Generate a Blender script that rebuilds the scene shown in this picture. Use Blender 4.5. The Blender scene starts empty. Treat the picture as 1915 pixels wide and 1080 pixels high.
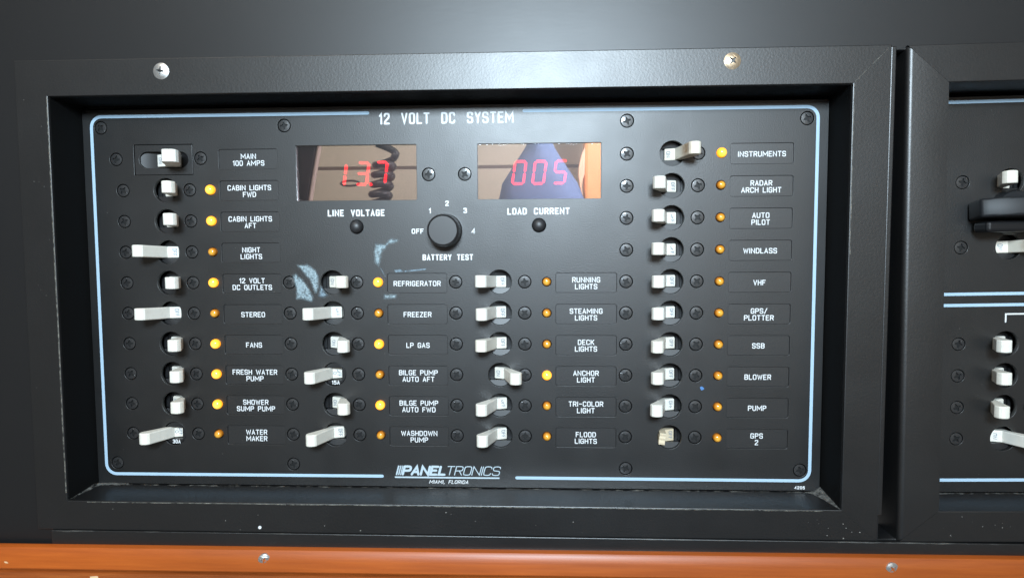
import bpy, bmesh, math, random
from mathutils import Matrix, Vector
random.seed(7)
S = bpy.context.scene
C = S.collection
PI = math.pi
MM = 0.001
# ---------------------------------------------------------------- camera
# panel coordinates (mm): x right, z up, h out of the panel face towards the viewer
def W(x, z, h=0.0):
    return Vector((x * MM, -h * MM, z * MM))
cam_d = bpy.data.cameras.new('camera')
cam = bpy.data.objects.new('camera', cam_d)
C.objects.link(cam)
cam_d.sensor_width = 36.0
cam_d.lens = 1200.0 / 1915.0 * 36.0
cam_d.clip_start = 0.01
cam_d.clip_end = 50.0
R = ((0.9990489, 0.0022900, 0.0435434), (-0.0050017, 0.9980468, 0.0622699), (-0.0433158, -0.0624285, 0.9971090))
M = Matrix(((R[0][0], R[0][1], R[0][2], 0), (-R[2][0], -R[2][1], -R[2][2], 0), (R[1][0], R[1][1], R[1][2], 0), (0, 0, 0, 1)))
cam.matrix_world = Matrix.Translation(W(0, -56.2, 389.7)) @ M
S.camera = cam
# ---------------------------------------------------------------- world, lamps, exposure
S.view_settings.view_transform = 'Standard'
S.view_settings.look = 'None'
S.view_settings.exposure = 0.0
S.view_settings.gamma = 1.0
wd = bpy.data.worlds.new('World')
S.world = wd
wd.use_nodes = True
bg = wd.node_tree.nodes['Background']
bg.inputs[0].default_value = (1.0, 0.97, 0.93, 1)
bg.inputs[1].default_value = 0.17
def area(name, loc, target, sx, sy, power, col):
    l = bpy.data.lights.new(name, 'AREA')
    l.shape = 'RECTANGLE'; l.size = sx; l.size_y = sy; l.energy = power; l.color = col
    o = bpy.data.objects.new(name, l); C.objects.link(o)
    o.location = loc
    o.rotation_euler = (target - loc).to_track_quat('-Z', 'Y').to_euler()
    return o
area('hatch_light', W(10, 222, 830), W(-20, -60, 0), 0.26, 0.16, 13.0, (0.70, 0.87, 1.0))
area('lining_fill_light', W(-500, 900, 700), W(-150, 60, 1400), 0.5, 0.5, 8.0, (1.0, 0.9, 0.78))  # added fill that brightens the lining mirrored in the panes, no actual lamp
area('reflection_fill_light', W(420, 420, 600), W(60, 120, 1200), 0.3, 0.3, 14.0, (0.97, 0.97, 1.0))  # added fill for what the load current pane mirrors, no window there
# ---------------------------------------------------------------- materials
def newmat(name):
    m = bpy.data.materials.new(name); m.use_nodes = True
    nt = m.node_tree; b = nt.nodes['Principled BSDF']
    return m, nt, b
def N(nt, t, **kw):
    n = nt.nodes.new(t)
    for k, v in kw.items():
        if k.startswith('i_'):
            n.inputs[k[2:].replace('_', ' ')].default_value = v
        else:
            setattr(n, k, v)
    return n
def ramp(nt, fac, stops):
    r = nt.nodes.new('ShaderNodeValToRGB')
    el = r.color_ramp.elements
    while len(el) < len(stops): el.new(0.5)
    for e, (p, c) in zip(el, stops):
        e.position = p; e.color = c if len(c) == 4 else (*c, 1)
    nt.links.new(fac, r.inputs[0])
    return r
def pos(nt):
    return N(nt, 'ShaderNodeNewGeometry').outputs['Position']
def noise(nt, scale, detail=2, rough=0.5, vec=None, mapping=None):
    n = N(nt, 'ShaderNodeTexNoise')
    n.inputs['Scale'].default_value = scale
    n.inputs['Detail'].default_value = detail
    n.inputs['Roughness'].default_value = rough
    v = vec if vec is not None else pos(nt)
    if mapping:
        mp = N(nt, 'ShaderNodeMapping'); mp.inputs['Scale'].default_value = mapping
        nt.links.new(v, mp.inputs[0]); v = mp.outputs[0]
    nt.links.new(v, n.inputs['Vector'])
    return n.outputs['Fac']
def bump(nt, b, h, dist, strength=1.0, prev=None):
    n = N(nt, 'ShaderNodeBump')
    n.inputs['Distance'].default_value = dist; n.inputs['Strength'].default_value = strength
    nt.links.new(h, n.inputs['Height'])
    if prev: nt.links.new(prev.outputs[0], n.inputs['Normal'])
    nt.links.new(n.outputs[0], b.inputs['Normal'])
    return n
def black_paint(name, base, rough, grain, depth, dust=0.5, var=0.02, mapping=None, dust_col=(0.10, 0.10, 0.095), spec=0.8, coat=0.4, coatr=0.34):
    m, nt, b = newmat(name)
    b.inputs['Specular IOR Level'].default_value = spec
    b.inputs['Coat Weight'].default_value = coat; b.inputs['Coat Roughness'].default_value = coatr
    # fine specks of dust over dark paint
    sp = ramp(nt, noise(nt, 520, 3, 0.7), [(0.70, (0, 0, 0)), (0.80, (1, 1, 1))])
    pat = ramp(nt, noise(nt, 9, 3, 0.6), [(0.40, (0, 0, 0)), (0.75, (1, 1, 1))])
    mul = N(nt, 'ShaderNodeMath', operation='MULTIPLY')
    nt.links.new(sp.outputs[0], mul.inputs[0]); nt.links.new(pat.outputs[0], mul.inputs[1])
    mul2 = N(nt, 'ShaderNodeMath', operation='MULTIPLY'); mul2.inputs[1].default_value = dust
    nt.links.new(mul.outputs[0], mul2.inputs[0])
    mx = N(nt, 'ShaderNodeMix', data_type='RGBA')
    mx.inputs['A'].default_value = (*base, 1); mx.inputs['B'].default_value = (*dust_col, 1)
    nt.links.new(mul2.outputs[0], mx.inputs['Factor'])
    nt.links.new(mx.outputs['Result'], b.inputs['Base Color'])
    rr = N(nt, 'ShaderNodeMapRange')
    rr.inputs['From Min'].default_value = 0.3; rr.inputs['From Max'].default_value = 0.7
    rr.inputs['To Min'].default_value = rough - var; rr.inputs['To Max'].default_value = rough + 2 * var
    nt.links.new(noise(nt, 22, 4, 0.6), rr.inputs['Value'])
    nt.links.new(rr.outputs[0], b.inputs['Roughness'])
    g = noise(nt, grain, 2, 0.6, mapping=mapping)
    bm_ = bump(nt, b, g, depth)
    nt.links.new(bm_.outputs[0], b.inputs['Coat Normal'])
    return m
M_panel = black_paint('black_powder_coat', (0.0048, 0.0048, 0.005), 0.45, 1250, 0.00008, 0.35, var=0.03)
M_frame = black_paint('black_pebbled_paint', (0.005, 0.005, 0.0053), 0.42, 700, 0.00006, 0.55, coat=0.28)
M_board = black_paint('black_satin_board', (0.006, 0.006, 0.0065), 0.46, 260, 0.00002, 0.5, mapping=(0.3, 1, 1.2), spec=0.6, coat=0.12, var=0.006)
M_plate = black_paint('black_label_plastic', (0.010, 0.010, 0.0105), 0.44, 1250, 0.00006, 0.3, coat=0.45)
def plain(name, col, rough, metal=0.0, coat=0.0, emis=None, estr=0.0, spec=0.5):
    m, nt, b = newmat(name)
    b.inputs['Base Color'].default_value = (*col, 1)
    b.inputs['Roughness'].default_value = rough
    b.inputs['Metallic'].default_value = metal
    b.inputs['Coat Weight'].default_value = coat
    b.inputs['Specular IOR Level'].default_value = spec
    if emis:
        b.inputs['Emission Color'].default_value = (*emis, 1)
        b.inputs['Emission Strength'].default_value = estr
    return m
M_body = plain('black_breaker_plastic', (0.010, 0.010, 0.011), 0.42, spec=0.6)
M_slot = plain('dark_slot_plastic', (0.008, 0.008, 0.009), 0.4)
M_dark = plain('dark_cavity_and_shade', (0.004, 0.004, 0.004), 0.7, spec=0.12)
M_screw = plain('blackened_screw_steel', (0.018, 0.018, 0.019), 0.42, 0.0, 0.4, spec=0.8)
M_bore = plain('black_screw_recess', (0.004, 0.004, 0.004), 0.6)
M_knob = plain('black_knob_plastic', (0.012, 0.012, 0.013), 0.42, coat=0.3, spec=0.8)
M_button = plain('black_button_plastic', (0.02, 0.02, 0.022), 0.48, spec=0.8)
M_meterback = plain('black_meter_board', (0.004, 0.003, 0.004), 0.5)
M_red = plain('red_led_segment', (0.3, 0.01, 0.02), 0.5, emis=(1.0, 0.005, 0.02), estr=4.0)
def lens_mat(name, c_edge, c_mid, estr, base):
    m, nt, b = newmat(name)
    tc = N(nt, 'ShaderNodeTexCoord')
    d = N(nt, 'ShaderNodeVectorMath', operation='DISTANCE'); d.inputs[1].default_value = (0.0004, -0.003, 0.0003)
    nt.links.new(tc.outputs['Object'], d.inputs[0])
    mr = N(nt, 'ShaderNodeMapRange'); mr.inputs['From Min'].default_value = 0.0005; mr.inputs['From Max'].default_value = 0.0032
    nt.links.new(d.outputs['Value'], mr.inputs['Value'])
    r = ramp(nt, mr.outputs[0], [(0.0, c_mid), (0.45, tuple((x + y) / 2 for x, y in zip(c_mid, c_edge))), (1.0, c_edge)])
    b.inputs['Base Color'].default_value = (*base, 1)
    b.inputs['Roughness'].default_value = 0.2; b.inputs['Coat Weight'].default_value = 0.6
    if estr:
        nt.links.new(r.outputs[0], b.inputs['Emission Color']); b.inputs['Emission Strength'].default_value = estr
    else:
        nt.links.new(r.outputs[0], b.inputs['Base Color'])
    return m
M_amber_on = lens_mat('lit_amber_lens', (1.0, 0.36, 0.01), (1.0, 0.70, 0.14), 1.5, (0.7, 0.3, 0.02))
M_amber_off = lens_mat('unlit_amber_lens', (0.55, 0.17, 0.006), (0.95, 0.48, 0.06), 0, (0.8, 0.3, 0.02))
M_print = plain('white_silkscreen_ink', (0.80, 0.82, 0.83), 0.5)
M_line = plain('pale_blue_silkscreen_ink', (0.42, 0.58, 0.72), 0.5)
M_mark = plain('grey_blue_marking_ink', (0.22, 0.27, 0.34), 0.5)
M_blackmetal = plain('black_enamel_knob', (0.012, 0.013, 0.015), 0.50, spec=0.4)

def handle_mat():
    m, nt, b = newmat('ivory_toggle_plastic')
    oi = N(nt, 'ShaderNodeObjectInfo')
    tc = N(nt, 'ShaderNodeTexCoord')
    sc = N(nt, 'ShaderNodeVectorMath', operation='SCALE'); sc.inputs['Scale'].default_value = 0.05
    nt.links.new(pos(nt), sc.inputs[0])
    r = ramp(nt, oi.outputs['Random'], [(0.0, (0.84, 0.79, 0.68)), (1.0, (0.89, 0.87, 0.80))])
    n = ramp(nt, noise(nt, 260, 3, 0.6), [(0.50, (0, 0, 0)), (0.85, (1, 1, 1))])
    mul = N(nt, 'ShaderNodeMath', operation='MULTIPLY'); mul.inputs[1].default_value = 0.35
    nt.links.new(n.outputs[0], mul.inputs[0])
    mx = N(nt, 'ShaderNodeMix', data_type='RGBA')
    nt.links.new(mul.outputs[0], mx.inputs['Factor']); nt.links.new(r.outputs[0], mx.inputs['A'])
    mx.inputs['B'].default_value = (0.55, 0.50, 0.42, 1)
    nt.links.new(mx.outputs['Result'], b.inputs['Base Color'])
    b.inputs['Roughness'].default_value = 0.38
    return m
M_handle = handle_mat()
def grimy_mat(name, a, b2, centre, rad):
    # finger grime on the sloping middle of the toggle
    m, nt, b = newmat(name)
    tc = N(nt, 'ShaderNodeTexCoord')
    d = N(nt, 'ShaderNodeVectorMath', operation='DISTANCE'); d.inputs[1].default_value = centre
    nt.links.new(tc.outputs['Object'], d.inputs[0])
    mr = N(nt, 'ShaderNodeMapRange'); mr.inputs['From Min'].default_value = rad; mr.inputs['From Max'].default_value = rad * 0.2
    nt.links.new(d.outputs['Value'], mr.inputs['Value'])
    ns = ramp(nt, noise(nt, 500, 3, 0.6), [(0.25, (0.4, 0.4, 0.4)), (0.7, (1, 1, 1))])
    mul = N(nt, 'ShaderNodeMath', operation='MULTIPLY')
    nt.links.new(mr.outputs[0], mul.inputs[0]); nt.links.new(ns.outputs[0], mul.inputs[1])
    mx = N(nt, 'ShaderNodeMix', data_type='RGBA')
    nt.links.new(mul.outputs[0], mx.inputs['Factor'])
    mx.inputs['A'].default_value = (*a, 1); mx.inputs['B'].default_value = (*b2, 1)
    nt.links.new(mx.outputs['Result'], b.inputs['Base Color'])
    b.inputs['Roughness'].default_value = 0.4
    return m
M_grimy = grimy_mat('ivory_plastic_with_brown_grime', (0.82, 0.76, 0.64), (0.30, 0.17, 0.07), (0.0056, -0.0105, 0.0012), 0.0085)
M_yellowed = plain('yellowed_broken_plastic', (0.74, 0.62, 0.44), 0.5)

def steel_mat(name, col):
    m, nt, b = newmat(name)
    b.inputs['Base Color'].default_value = (*col, 1); b.inputs['Metallic'].default_value = 0.9
    b.inputs['Roughness'].default_value = 0.38
    bump(nt, b, noise(nt, 700, 2), 0.00008)
    return m
M_steel = steel_mat('worn_stainless_steel', (0.78, 0.78, 0.76))
M_brass = steel_mat('warm_nickel_steel', (0.86, 0.68, 0.48))

def glass_mat():
    m, nt, b = newmat('half_mirrored_meter_glass')
    nt.nodes.remove(b)
    out = [n for n in nt.nodes if n.type == 'OUTPUT_MATERIAL'][0]
    tr = N(nt, 'ShaderNodeBsdfTransparent'); tr.inputs[0].default_value = (0.95, 0.8, 0.8, 1)
    gl = N(nt, 'ShaderNodeBsdfGlossy'); gl.inputs['Roughness'].default_value = 0.012; gl.inputs[0].default_value = (1, 1, 1, 1)
    mx = N(nt, 'ShaderNodeMixShader'); mx.inputs[0].default_value = 0.38
    nt.links.new(tr.outputs[0], mx.inputs[1]); nt.links.new(gl.outputs[0], mx.inputs[2])
    # a faint haze of fine scratches on the plastic
    hz = N(nt, 'ShaderNodeBsdfGlossy'); hz.inputs['Roughness'].default_value = 0.42; hz.inputs[0].default_value = (1, 1, 1, 1)
    m2 = N(nt, 'ShaderNodeMixShader'); m2.inputs[0].default_value = 0.012
    nt.links.new(mx.outputs[0], m2.inputs[1]); nt.links.new(hz.outputs[0], m2.inputs[2])
    nt.links.new(m2.outputs[0], out.inputs[0])
    return m
M_glass = glass_mat()

def wood_mat(name, c1, c2, c3):
    m, nt, b = newmat(name)
    g = noise(nt, 260, 5, 0.6, mapping=(0.07, 1.0, 1.8))
    r = ramp(nt, g, [(0.30, c1), (0.52, c2), (0.75, c3)])
    big = ramp(nt, noise(nt, 7, 3, 0.5, mapping=(0.7, 1, 2)), [(0.3, (0.72, 0.72, 0.72)), (0.7, (1.15, 1.15, 1.15))])
    mx = N(nt, 'ShaderNodeMix', data_type='RGBA', blend_type='MULTIPLY'); mx.inputs['Factor'].default_value = 1
    nt.links.new(r.outputs[0], mx.inputs['A']); nt.links.new(big.outputs[0], mx.inputs['B'])
    nick = ramp(nt, noise(nt, 160, 2, 0.5, mapping=(0.5, 1, 1)), [(0.77, (0, 0, 0)), (0.79, (1, 1, 1))])
    mx2 = N(nt, 'ShaderNodeMix', data_type='RGBA'); mx2.inputs['B'].default_value = (0.75, 0.50, 0.28, 1)
    nt.links.new(nick.outputs[0], mx2.inputs['Factor']); nt.links.new(mx.outputs['Result'], mx2.inputs['A'])
    nt.links.new(mx2.outputs['Result'], b.inputs['Base Color'])
    b.inputs['Roughness'].default_value = 0.42
    b.inputs['Coat Weight'].default_value = 0.05; b.inputs['Coat Roughness'].default_value = 0.2
    bump(nt, b, g, 0.00006)
    return m
M_wood = wood_mat('varnished_teak', (0.34, 0.068, 0.007), (0.40, 0.084, 0.009), (0.46, 0.104, 0.012))
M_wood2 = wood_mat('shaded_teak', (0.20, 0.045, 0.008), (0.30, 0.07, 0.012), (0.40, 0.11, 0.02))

def residue(name, col, alpha):
    m, nt, b = newmat(name)
    b.inputs['Roughness'].default_value = 0.8
    at = N(nt, 'ShaderNodeAttribute', attribute_name='fade')
    n1 = noise(nt, 700, 5, 0.75); n2 = noise(nt, 170, 3, 0.6)
    ad = N(nt, 'ShaderNodeMath', operation='ADD'); nt.links.new(n1, ad.inputs[0]); nt.links.new(n2, ad.inputs[1])
    mu = N(nt, 'ShaderNodeMath', operation='MULTIPLY'); nt.links.new(ad.outputs[0], mu.inputs[0]); nt.links.new(at.outputs['Fac'], mu.inputs[1])
    r = ramp(nt, mu.outputs[0], [(0.34, (0, 0, 0)), (0.78, (0.36, 0.36, 0.36)), (1.0, (0.9, 0.9, 0.9))])
    ma = N(nt, 'ShaderNodeMath', operation='MULTIPLY'); ma.inputs[1].default_value = alpha
    nt.links.new(r.outputs[0], ma.inputs[0]); nt.links.new(ma.outputs[0], b.inputs['Alpha'])
    cr = ramp(nt, n1, [(0.38, tuple(c * 0.5 for c in col)), (0.60, col)])
    nt.links.new(cr.outputs[0], b.inputs['Base Color'])
    return m
def patchy(name, col, lo, hi, scale, base_alpha=1.0, mapping=None, rough=0.8):
    # flaking residue: colour where the noise is high, nothing elsewhere
    m, nt, b = newmat(name)
    b.inputs['Base Color'].default_value = (*col, 1); b.inputs['Roughness'].default_value = rough
    n1 = ramp(nt, noise(nt, scale, 4, 0.7, mapping=mapping), [(lo, (0, 0, 0)), (hi, (1, 1, 1))])
    mul = N(nt, 'ShaderNodeMath', operation='MULTIPLY'); mul.inputs[1].default_value = base_alpha
    nt.links.new(n1.outputs[0], mul.inputs[0]); nt.links.new(mul.outputs[0], b.inputs['Alpha'])
    return m
M_residue = residue('chalky_blue_residue', (0.50, 0.64, 0.70), 0.75)
M_residue2 = residue('thin_blue_residue', (0.40, 0.55, 0.66), 0.6)
M_dust = patchy('pale_ledge_dust', (0.30, 0.29, 0.26), 0.46, 0.72, 170, 0.75)
M_wear = patchy('worn_paint_edge', (0.36, 0.34, 0.29), 0.38, 0.66, 300, 0.6)
M_blot = plain('pale_dirt_chip', (0.22, 0.21, 0.19), 0.8)

# ---------------------------------------------------------------- mesh helpers
def mesh(name, verts, faces, smooth=False, fix=True):
    me = bpy.data.meshes.new(name)
    me.from_pydata([W(*v) for v in verts], [], faces)
    if fix:
        bm = bmesh.new(); bm.from_mesh(me)
        bmesh.ops.recalc_face_normals(bm, faces=bm.faces)
        bm.to_mesh(me); bm.free()
    if smooth:
        for p in me.polygons: p.use_smooth = True
    return me
def face_out(me):
    # open sheets: turn every face towards the viewer
    for p in me.polygons:
        pass
    bm = bmesh.new(); bm.from_mesh(me)
    bm.normal_update()
    fl = [f for f in bm.faces if f.normal.y > 0]
    bmesh.ops.reverse_faces(bm, faces=fl)
    bm.to_mesh(me); bm.free()
    return me
def place(name, me, m, parent=None, at=(0, 0, 0)):
    """at is in panel coordinates relative to the parent's own origin"""
    o = bpy.data.objects.new(name, me)
    C.objects.link(o)
    if m is not None and len(me.materials) == 0: me.materials.append(m)
    elif m is not None and me.materials[0] != m:
        o.material_slots[0].link = 'OBJECT'; o.material_slots[0].material = m
    if parent: o.parent = parent
    o.location = W(*at)
    return o
def thing(name, label, cat, at, group=None):
    o = bpy.data.objects.new(name, None); C.objects.link(o)
    o.empty_display_size = 0.02
    o.location = W(*at); o['label'] = label; o['category'] = cat
    if group: o['group'] = group
    return o
def box(x0, x1, z0, z1, h0, h1, bev=0.0, seg=2, name='box'):
    v = [(x, z, h) for h in (h0, h1) for z in (z0, z1) for x in (x0, x1)]
    f = [(0, 1, 3, 2), (4, 5, 7, 6), (0, 1, 5, 4), (2, 3, 7, 6), (0, 2, 6, 4), (1, 3, 7, 5)]
    me = mesh(name, v, f)
    if bev:
        bm = bmesh.new(); bm.from_mesh(me)
        bmesh.ops.bevel(bm, geom=bm.edges[:] , offset=bev * MM, segments=seg, profile=0.5, affect='EDGES')
        bm.to_mesh(me); bm.free()
    return me
def circle(cx, cz, r, n=24, a0=0.0):
    return [(cx + r * math.cos(a0 + 2 * PI * i / n), cz + r * math.sin(a0 + 2 * PI * i / n)) for i in range(n)]
def rrect(x0, x1, z0, z1, r, n=4):
    p = []
    for cx, cz, a in ((x1 - r, z1 - r, 0), (x0 + r, z1 - r, PI / 2), (x0 + r, z0 + r, PI), (x1 - r, z0 + r, 1.5 * PI)):
        for i in range(n + 1):
            t = a + PI / 2 * i / n
            p.append((cx + r * math.cos(t), cz + r * math.sin(t)))
    return p
def slab(name, loops, h0, h1, bev=0.0, res=1):
    """a flat plate between h0 and h1: first loop is the outline, the others are real holes through it"""
    cu = bpy.data.curves.new(name, 'CURVE')
    cu.dimensions = '2D'; cu.fill_mode = 'BOTH'
    cu.extrude = (h1 - h0) / 2 - bev; cu.bevel_depth = bev; cu.bevel_resolution = res; cu.offset = -bev
    for lp in loops:
        sp = cu.splines.new('POLY'); sp.points.add(len(lp) - 1)
        for q, (x, z) in zip(sp.points, lp): q.co = (x, z, 0, 1)
        sp.use_cyclic_u = True
    o = bpy.data.objects.new(name, cu); C.objects.link(o)
    dg = bpy.context.evaluated_depsgraph_get(); dg.update()
    me = bpy.data.meshes.new_from_object(o.evaluated_get(dg))
    bpy.data.objects.remove(o); bpy.data.curves.remove(cu)
    hm = (h0 + h1) / 2
    for v in me.vertices:
        v.co = W(v.co.x, v.co.y, v.co.z + hm)
    me.name = name
    bm = bmesh.new(); bm.from_mesh(me)
    bmesh.ops.remove_doubles(bm, verts=bm.verts, dist=1e-6)
    bmesh.ops.recalc_face_normals(bm, faces=bm.faces)
    bm.to_mesh(me); bm.free()
    me.materials.clear()
    return me
def lathe(name, prof, n=28, cap=True, smooth=True, sharp=38):
    """prof: list of (r, h) from the back outwards to the middle of the front"""
    v, f = [], []
    for r, h in prof:
        if r < 1e-6: v.append((0, 0, h))
        else:
            for i in range(n):
                a = 2 * PI * i / n; v.append((r * math.cos(a), r * math.sin(a), h))
    idx = 0; rows = []
    for r, h in prof:
        if r < 1e-6: rows.append([idx]); idx += 1
        else: rows.append(list(range(idx, idx + n))); idx += n
    for a, b in zip(rows, rows[1:]):
        for i in range(n):
            j = (i + 1) % n
            if len(b) == 1: f.append((a[i], a[j], b[0]))
            elif len(a) == 1: f.append((a[0], b[j], b[i]))
            else: f.append((a[i], a[j], b[j], b[i]))
    me = mesh(name, v, f)
    if smooth:
        for p in me.polygons: p.use_smooth = True
        me.set_sharp_from_angle(angle=math.radians(sharp))
    return me
def extr_z(name, prof, z0, z1, bev=0.0, smooth_deg=25, seg=2):
    """prof: outline (x, h) swept up in z"""
    n = len(prof)
    v = [(x, z0, h) for x, h in prof] + [(x, z1, h) for x, h in prof]
    f = [tuple(range(n)), tuple(range(n, 2 * n))] + [(i, (i + 1) % n, n + (i + 1) % n, n + i) for i in range(n)]
    me = mesh(name, v, f)
    if bev:
        bm = bmesh.new(); bm.from_mesh(me)
        ed = [e for e in bm.edges if e.is_boundary is False and len(e.link_faces) == 2 and e.calc_face_angle(0) > 1.2]
        bmesh.ops.bevel(bm, geom=ed, offset=bev * MM, segments=seg, profile=0.5, affect='EDGES')
        bm.to_mesh(me); bm.free()
    for p in me.polygons: p.use_smooth = True
    me.set_sharp_from_angle(angle=math.radians(smooth_deg))
    return me
def extr_x(name, prof, x0, x1, smooth_deg=25, steps=1):
    """prof: outline (z, h) swept along x"""
    n = len(prof); v = []; f = []
    for k in range(steps + 1):
        x = x0 + (x1 - x0) * k / steps
        v += [(x, z, h) for z, h in prof]
    for k in range(steps):
        for i in range(n):
            j = (i + 1) % n
            f.append((k * n + i, k * n + j, (k + 1) * n + j, (k + 1) * n + i))
    f += [tuple(range(n)), tuple(range(steps * n, (steps + 1) * n))]
    me = mesh(name, v, f)
    for p in me.polygons: p.use_smooth = True
    me.set_sharp_from_angle(angle=math.radians(smooth_deg))
    return me
# ---------------------------------------------------------------- stroke lettering
GL = {
 ' ': (2.6, []),
 'A': (4, [[(0, 0), (2, 6), (4, 0)], [(0.75, 1.9), (3.25, 1.9)]]),
 'B': (4, [[(0, 0), (0, 6)], ['s', (0, 6), (2.9, 6), (3.9, 5.4), (3.9, 3.8), (2.9, 3.15), (0, 3.15)], ['s', (2.6, 3.15), (4, 2.6), (4, 0.6), (3, 0), (0, 0)]]),
 'C': (4, [['s', (4, 4.7), (3.6, 6), (0.4, 6), (0, 4.8), (0, 1.2), (0.4, 0), (3.6, 0), (4, 1.3)]]),
 'D': (4, [[(0, 0), (0, 6)], ['s', (0, 6), (3, 6), (4, 4.9), (4, 1.1), (3, 0), (0, 0)]]),
 'E': (3.6, [[(3.6, 6), (0, 6), (0, 0), (3.6, 0)], [(0, 3.1), (2.9, 3.1)]]),
 'F': (3.6, [[(3.6, 6), (0, 6), (0, 0)], [(0, 3.1), (2.9, 3.1)]]),
 'G': (4, [['s', (4, 4.7), (3.6, 6), (0.4, 6), (0, 4.8), (0, 1.2), (0.4, 0), (3.7, 0), (4, 1.0), (4, 2.8)], [(4, 2.8), (2.4, 2.8)]]),
 'H': (4, [[(0, 0), (0, 6)], [(4, 0), (4, 6)], [(0, 3.1), (4, 3.1)]]),
 'I': (0.2, [[(0.1, 0), (0.1, 6)]]),
 'K': (4, [[(0, 0), (0, 6)], [(4, 6), (0, 2.2)], [(1.5, 3.6), (4, 0)]]),
 'L': (3.4, [[(0, 6), (0, 0), (3.4, 0)]]),
 'M': (6.0, [[(0, 0), (0, 6), (3.0, 1.8), (6.0, 6), (6.0, 0)]]),
 'N': (4.4, [[(0, 0), (0, 6), (4.4, 0), (4.4, 6)]]),
 'O': (4, [['o', (0.4, 0), (3.6, 0), (4, 1.2), (4, 4.8), (3.6, 6), (0.4, 6), (0, 4.8), (0, 1.2)]]),
 'P': (4, [[(0, 0), (0, 6)], ['s', (0, 6), (3.2, 6), (4, 5.4), (4, 3.4), (3.2, 2.8), (0, 2.8)]]),
 'R': (4, [[(0, 0), (0, 6)], ['s', (0, 6), (3.2, 6), (4, 5.4), (4, 3.5), (3.2, 2.9), (0, 2.9)], [(2.2, 2.9), (4, 0)]]),
 'S': (4, [['s', (3.9, 4.8), (3.6, 6), (0.4, 6), (0, 5.2), (0, 3.9), (0.5, 3.2), (3.5, 2.9), (4, 2.2), (4, 0.8), (3.6, 0), (0.4, 0), (0, 1.2)]]),
 'T': (4, [[(0, 6), (4, 6)], [(2, 6), (2, 0)]]),
 'U': (4, [['s', (0, 6), (0, 3), (0, 1.2), (0.6, 0), (3.4, 0), (4, 1.2), (4, 3), (4, 6)]]),
 'V': (4, [[(0, 6), (2, 0), (4, 6)]]),
 'W': (6.2, [[(0, 6), (1.55, 0), (3.1, 5.0), (4.65, 0), (6.2, 6)]]),
 'X': (4, [[(0, 0), (4, 6)], [(0, 6), (4, 0)]]),
 'Y': (4, [[(0, 6), (2, 2.9), (4, 6)], [(2, 2.9), (2, 0)]]),
 'Z': (3.8, [[(0, 6), (3.8, 6), (0, 0), (3.8, 0)]]),
 '0': (3.8, [['o', (0.4, 0), (3.4, 0), (3.8, 1.2), (3.8, 4.8), (3.4, 6), (0.4, 6), (0, 4.8), (0, 1.2)]]),
 '1': (1.6, [[(0.1, 4.7), (1.4, 6), (1.4, 0)]]),
 '2': (3.8, [['s', (0, 4.7), (0.3, 6), (3.5, 6), (3.8, 4.9), (3.6, 3.6), (0.3, 1.2), (0, 0)], [(0, 0), (3.8, 0)]]),
 '3': (3.8, [['s', (0, 5.1), (0.3, 6), (3.5, 6), (3.8, 4.6), (3.4, 3.3), (1.6, 3.2)], ['s', (1.6, 3.2), (3.6, 3.0), (3.9, 1.4), (3.5, 0), (0.3, 0), (0, 1.0)]]),
 '4': (3.9, [[(3.0, 0), (3.0, 6), (0, 1.7), (3.9, 1.7)]]),
 '5': (3.8, [[(3.6, 6), (0.3, 6), (0.1, 3.3)], ['s', (0.1, 3.3), (3.4, 3.8), (3.8, 2.6), (3.8, 1), (3.3, 0), (0.4, 0), (0, 0.9)]]),
 '/': (3.2, [[(0, -0.4), (3.2, 6.4)]]),
 '-': (3.4, [[(0, 3), (3.4, 3)]]),
 ',': (0.6, [[(0.5, 0.5), (0.5, 0), (0, -1.2)]]),
}
def chaikin(p, closed):
    q = []
    n = len(p)
    rng = range(n) if closed else range(n - 1)
    if not closed: q.append(p[0])
    for i in rng:
        a, b = p[i], p[(i + 1) % n]
        q.append((a[0] * .75 + b[0] * .25, a[1] * .75 + b[1] * .25)); q.append((a[0] * .25 + b[0] * .75, a[1] * .25 + b[1] * .75))
    if not closed: q.append(p[-1])
    return q
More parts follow.
